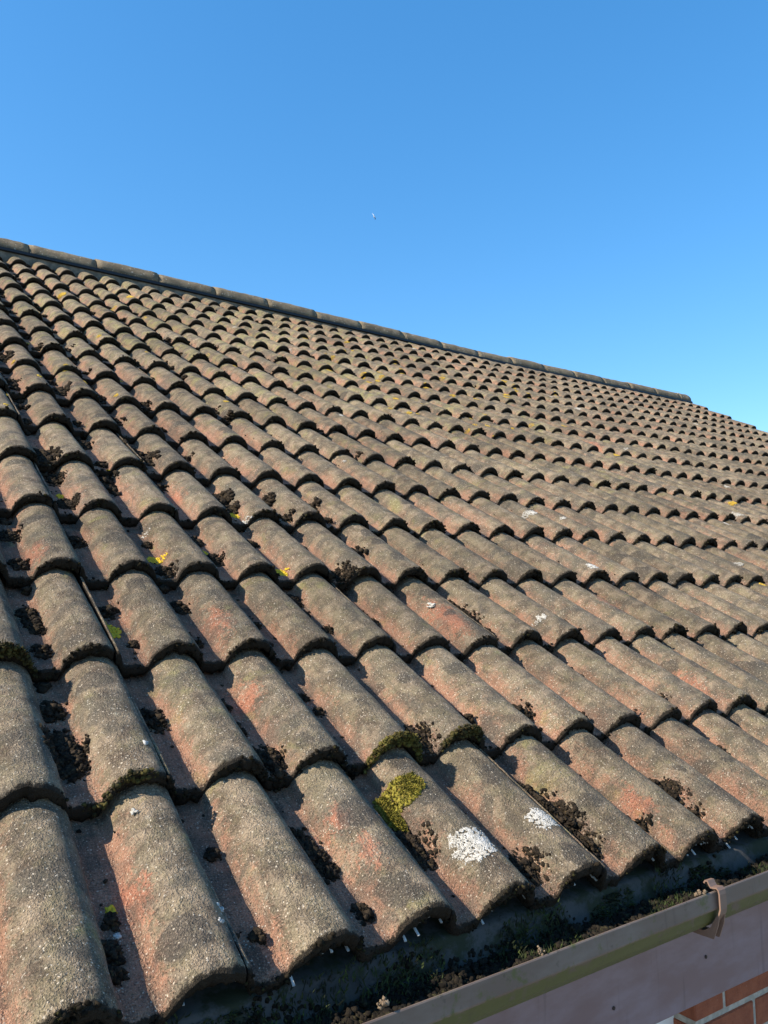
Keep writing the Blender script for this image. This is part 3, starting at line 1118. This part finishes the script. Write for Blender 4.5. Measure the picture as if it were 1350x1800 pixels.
v_, f_ = box_geo(UL, UR, .0800, .096, -.318, -.068, .002)
fas = mesh_obj('fascia', v_, f_, FASCIA, house, smooth=False)
fas.location = (0, 0, Z0)
g = G('dark_nail'); NAIL = g.done((.02, .015, .015), .5)
for (uu, zz) in ((.871, -.262), (1.125, -.243)):
    V = [(uu + .0032 * math.cos(a_), .0795 - t, zz + .0032 * math.sin(a_)) for t in (0, .0012) for a_ in np.linspace(0, 6.283, 9)[:-1]]
    F = [tuple(range(8, 16))] + [(i, (i + 1) % 8, 8 + (i + 1) % 8, 8 + i) for i in range(8)]
    mesh_obj('nail', V, F, NAIL, fas, smooth=False)
v_, f_ = box_geo(UL, UR, .0965, .262, -.314, -.306)
mesh_obj('soffit', v_, f_, FASCIA, house, smooth=False).location = (0, 0, Z0)

# soil, moss and grass in the gutter
V, F = [], []
us = np.linspace(-.4, 4.0, 260); ysn = np.linspace(-.031, .034, 14)
for uu in us:
    for y in ysn:
        z = RIMZ(uu) - .020 + .014 * noise.fractal(Vector((uu * 12, y * 14, 2)), 1, 2, 4) + .006 * noise.noise(Vector((uu * 60, y * 60, 0)))
        V.append((uu, y, max(z, RIMZ(uu) - .052) + Z0))
for i in range(len(us) - 1):
    for j in range(len(ysn) - 1):
        a_ = i * len(ysn) + j
        F.append((a_, a_ + len(ysn), a_ + len(ysn) + 1, a_ + 1))
silt = mesh_obj('gutter_silt', V, F, SOIL, None)
tag(silt, 'dark wet silt lying along the bottom of the brown gutter', 'silt', kind='stuff')
L = Lumps()
W2R = lambda x, y, z: tuple(MR.T @ np.array([x, y, z]))
for _ in range(5200):
    uu = RNG.uniform(-.1, 1.9); y = RNG.uniform(-.029, .032)
    z = RIMZ(uu) - .020 + .014 * noise.fractal(Vector((uu * 12, y * 14, 2)), 1, 2, 4)
    p = W2R(uu, y, z + RNG.uniform(0, .005))
    L.add(p, RNG.uniform(.0015, .0055), 0, 1.0, 1.3)
for _ in range(2600):                                    # clods clinging to the tray behind
    uu = RNG.uniform(-.1, 1.9); t_ = RNG.uniform(0, 1) ** 1.4
    if noise.noise(Vector((uu * 8, 1.0 - t_, 2))) < -.02 + .3 * t_: continue
    p = W2R(uu, .030 + .007 * t_, -.118 + .060 * t_)
    L.add(p, RNG.uniform(.0015, .0045), 0, 1.0, 1.3)
o = L.build('gutter_debris', simple_noise_mat('wet_debris', (.006, .005, .004), (.024, .019, .013), 60, .95, .002, 500, (.040, .036, .016), .15), np.array([0, 0, Z0]))
tag(o, 'dark crumbs and lumps of moss lying in the gutter', 'debris', kind='stuff')
L = Lumps()
for _ in range(12000):
    uu = RNG.uniform(-.1, 1.9); y = RNG.uniform(-.028, .040)
    if noise.noise(Vector((uu * 7, y * 16, 4))) < .02: continue
    z = RIMZ(uu) - .020 + .014 * noise.fractal(Vector((uu * 12, y * 14, 2)), 1, 2, 4) + (.05 * max(0, (y - .02) / .02) if y > .02 else 0)
    p = W2R(uu, y, z)
    d_ = W2R(RNG.normal(0, .6), RNG.normal(-.1, .5), 1)
    L.blade(p, d_, RNG.uniform(.006, .016), .0017)
for _ in range(9000):
    uu = RNG.uniform(-.1, 1.9); t_ = RNG.uniform(0, 1) ** 1.5
    if noise.noise(Vector((uu * 9, t_ * 1.2, 9))) < .05 + .35 * (1 - t_) - .2: continue
    p = W2R(uu, .028 + .008 * (1 - t_), -.125 + .065 * (1 - t_))
    L.blade(p, W2R(RNG.normal(0, .5), -1, RNG.normal(.3, .5)), RNG.uniform(.004, .010), .0018)
o = L.build('gutter_moss', GUTTERMOSS, np.array([0, 0, Z0]), smooth=False)
tag(o, 'dark green moss growing on the silt in the gutter', 'moss', kind='stuff')
# a few pale crumbs on the rim
for (x, y, s, lab) in ((672, 1765, .009, 'small sunlit tan crumb on the gutter rim, lower left of three'), (950, 1672, .006, 'tiny pale crumb on the gutter rim, middle of three'),
                       (1232, 1573, .010, 'brown sunlit crumb behind the gutter rim beside the bracket')):
    d = RW.T @ np.array([(x - 675) / 1389.12, (y - 900) / 1389.12, 1.0]); c0 = CW
    t = (-.028 - c0[1]) / d[1]
    w = c0 + t * d
    L = Lumps()
    for _ in range(14):
        L.add(MR.T @ (w - np.array([0, 0, Z0]) + RNG.normal(0, s * .35, 3)), RNG.uniform(.16, .36) * s, 1)
    tag(L.build('crumb', simple_noise_mat('tan_crumb', (.10, .07, .045), (.24, .18, .12), 150, .9, .002)), lab, 'crumb')

# ------------------------------------------------------------------ brick wall, window
g = G('lime_mortar'); P0 = g.coord(None, 'Object')
MORT2 = g.done(g.mix(g.ramp(g.noise(P0, 60, 4, .6), .35, .65), (.30, .29, .25), (.42, .40, .35)), .95, g.bump(g.noise(P0, 250, 3), .7, .002))
g = G('red_brick'); P0 = g.coord(None, 'Object')
inf = g.n('ShaderNodeObjectInfo')
c = g.mix(g.ramp(g.noise(P0, 30, 5, .65), .3, .7), (.20, .065, .036), (.34, .125, .066))
c = g.mix(g.math('MULTIPLY', inf.outputs['Random'], .5), c, (.26, .085, .05))
c = g.mix(g.ramp(g.noise(P0, 130, 4, .7), .60, .72, 0, .6), c, (.09, .04, .03))
c = g.mix(g.ramp(g.noise(g.offset(P0, (2, 2, 2)), 170, 3, .7), .66, .74, 0, .7), c, (.45, .33, .25))
BRICK = g.done(c, .92, g.bump(g.noise(P0, 220, 4, .7), .8, .003), .2)
YW, YR = .27, .327
CU = 1.352
ZB = -.503                                              # bed joint under the first course
v_, f_ = box_geo(CU + .002, UR - .05, YW + .0022, .60, -2.65, -.31)
wall = mesh_obj('wall', v_, f_, MORT2, house, smooth=False)
wall.location = (0, 0, Z0)
nb = 0
BM = {}


def brick(u0, u1, z0, z1, y0, y1):
    key = (round(u1 - u0, 3), round(y1 - y0, 3))
    if key not in BM:
        v_, f_ = box_geo(0, u1 - u0, 0, y1 - y0, 0, z1 - z0, .003)
        o = mesh_obj('brick', v_, f_, BRICK, wall, smooth=False)
        BM[key] = o.data
    else:
        o = bpy.data.objects.new('brick', BM[key]); COL.objects.link(o); o.parent = wall
    o.location = (u0, y0 + random.uniform(-.0012, .0012), z0)


for ci in range(9):
    z0 = ZB + .005 - (ci) * .075
    z1 = z0 + .0635
    u = CU
    odd = ci % 2
    wd = .2155 if odd else .1025                         # a header, then a stretcher, at the corner
    dep = .1025
    brick(u, u + wd, z0, z1, YW, YW + dep)
    if odd:                                              # the return side of the opening
        brick(u, u + .1025, z0, z1, YW + .1125, YW + .22)
    u += wd + .010
    while u < 3.4:
        brick(u, u + .215, z0, z1, YW, YW + .1025)
        u += .225
# white framed window in the opening left of the brick corner
g = G('white_frame'); WFR = g.done((.78, .79, .78), .4)
g = G('window_glass')
g.p.inputs['Roughness'].default_value = .02
g.p.inputs['Base Color'].default_value = (.03, .035, .04, 1)
GLASS = g.m
fr = []
V, F = [], []
for (a_, b_, c_, d_) in ((CU - .07, CU + .02, -1.55, -.33), (.05, .12, -1.55, -.33), (.12, CU - .07, -.40, -.33), (.12, CU - .07, -1.55, -1.48)):
    v_, f_ = box_geo(a_, b_, YR, YR + .06, c_, d_, .004)
    F += [tuple(i + len(V) for i in ff) for ff in f_]; V += v_
win = mesh_obj('window', V, F, WFR, house, smooth=False)
win.location = (0, 0, Z0)
v_, f_ = box_geo(.121, CU - .071, YR + .022, YR + .03, -1.479, -.401)
mesh_obj('pane', v_, f_, GLASS, win, smooth=False)

# ------------------------------------------------------------------ ground
V, F = [], []
g = G('paving_ground'); P0 = g.coord(None, 'Object')
GRD = g.done(g.mix(g.ramp(g.noise(P0, 3, 5, .6), .35, .65), (.16, .15, .13), (.24, .22, .19)), .95)
gr = mesh_obj('ground', [(-900, -900, 0), (900, -900, 0), (900, 900, 0), (-900, 900, 0)], [(0, 1, 2, 3)], GRD, None, smooth=False)
tag(gr, 'paved ground beside the house', None, kind='structure')

# ------------------------------------------------------------------ the gull high over the ridge
g = G('gull_white'); BW = g.done((.80, .80, .78), .8)
g = G('gull_shaded_wing'); BSHADE = g.done((.05, .055, .065), .8)  # the wing turned away from the sun: its shade is put into the colour
import bmesh
d = RW.T @ np.array([(657.5 - 675) / 1389.12, (381.5 - 900) / 1389.12, 1.0])
pos = CW + d / np.linalg.norm(d) * 120.0
bird = bpy.data.objects.new('gull', None)
COL.objects.link(bird)
bird.location = tuple(pos)
tag(bird, 'small white gull flying alone in the clear blue sky above the ridge', 'bird')
# body: lathe along x from tail to bill, then two bent wings
prof_b = [(-.21, .004), (-.17, .012), (-.12, .030), (-.05, .052), (.03, .060), (.09, .050), (.13, .036), (.16, .036), (.185, .033), (.205, .018), (.235, .006), (.25, .001)]
V, F = [], []
for x, r_ in prof_b:
    for s in range(10):
        a_ = s / 10 * 6.283
        V.append((x, r_ * math.cos(a_) * (2.2 if x < -.15 else 1), r_ * math.sin(a_) * (.35 if x < -.15 else .95)))
for i in range(len(prof_b) - 1):
    for s in range(10):
        a_ = i * 10 + s; b_ = i * 10 + (s + 1) % 10
        F.append((a_, a_ + 10, b_ + 10, b_))
mesh_obj('body', V, F, BW, bird)


def wing(sd):
    st = [(0.0, -.08, .10, .035), (.16, -.10, .10, .09), (.32, -.11, .07, .11), (.48, -.12, .01, .08), (.60, -.13, -.08, .03)]
    V, F = [], []
    for (y, xb, xf, z) in st:
        for t in (0, .33, .66, 1):
            V.append((xb + (xf - xb) * t, sd * (y + .02), z + .012 * math.sin(math.pi * t)))
        for t in (1, .66, .33, 0):
            V.append((xb + (xf - xb) * t, sd * (y + .02), z - .006))
    for i in range(len(st) - 1):
        for s in range(8):
            a_ = i * 8 + s; b_ = i * 8 + (s + 1) % 8
            F.append((a_, b_, b_ + 8, a_ + 8) if sd > 0 else (a_, a_ + 8, b_ + 8, b_))
    F.append(tuple(range(8)) if sd < 0 else tuple(reversed(range(8))))
    return V, F


V, F = wing(1); mesh_obj('wing', V, F, BW, bird)
V, F = wing(-1); mesh_obj('wing', V, F, BSHADE, bird)
right = RW[0]; up = -RW[1]; fw = RW[2]
bz = Vector((-.6 * fw + .5 * up - .55 * right).tolist()).normalized()
rq = Matrix.Rotation(math.radians(95), 3, Vector(fw.tolist()))
bx = Vector((fw + .5 * right).tolist()); bx = (bx - bz * bx.dot(bz)).normalized()
bx = rq @ bx; bz = rq @ bz
by = bz.cross(bx)
bird.rotation_euler = Matrix((bx, by, bz)).transposed().to_euler()
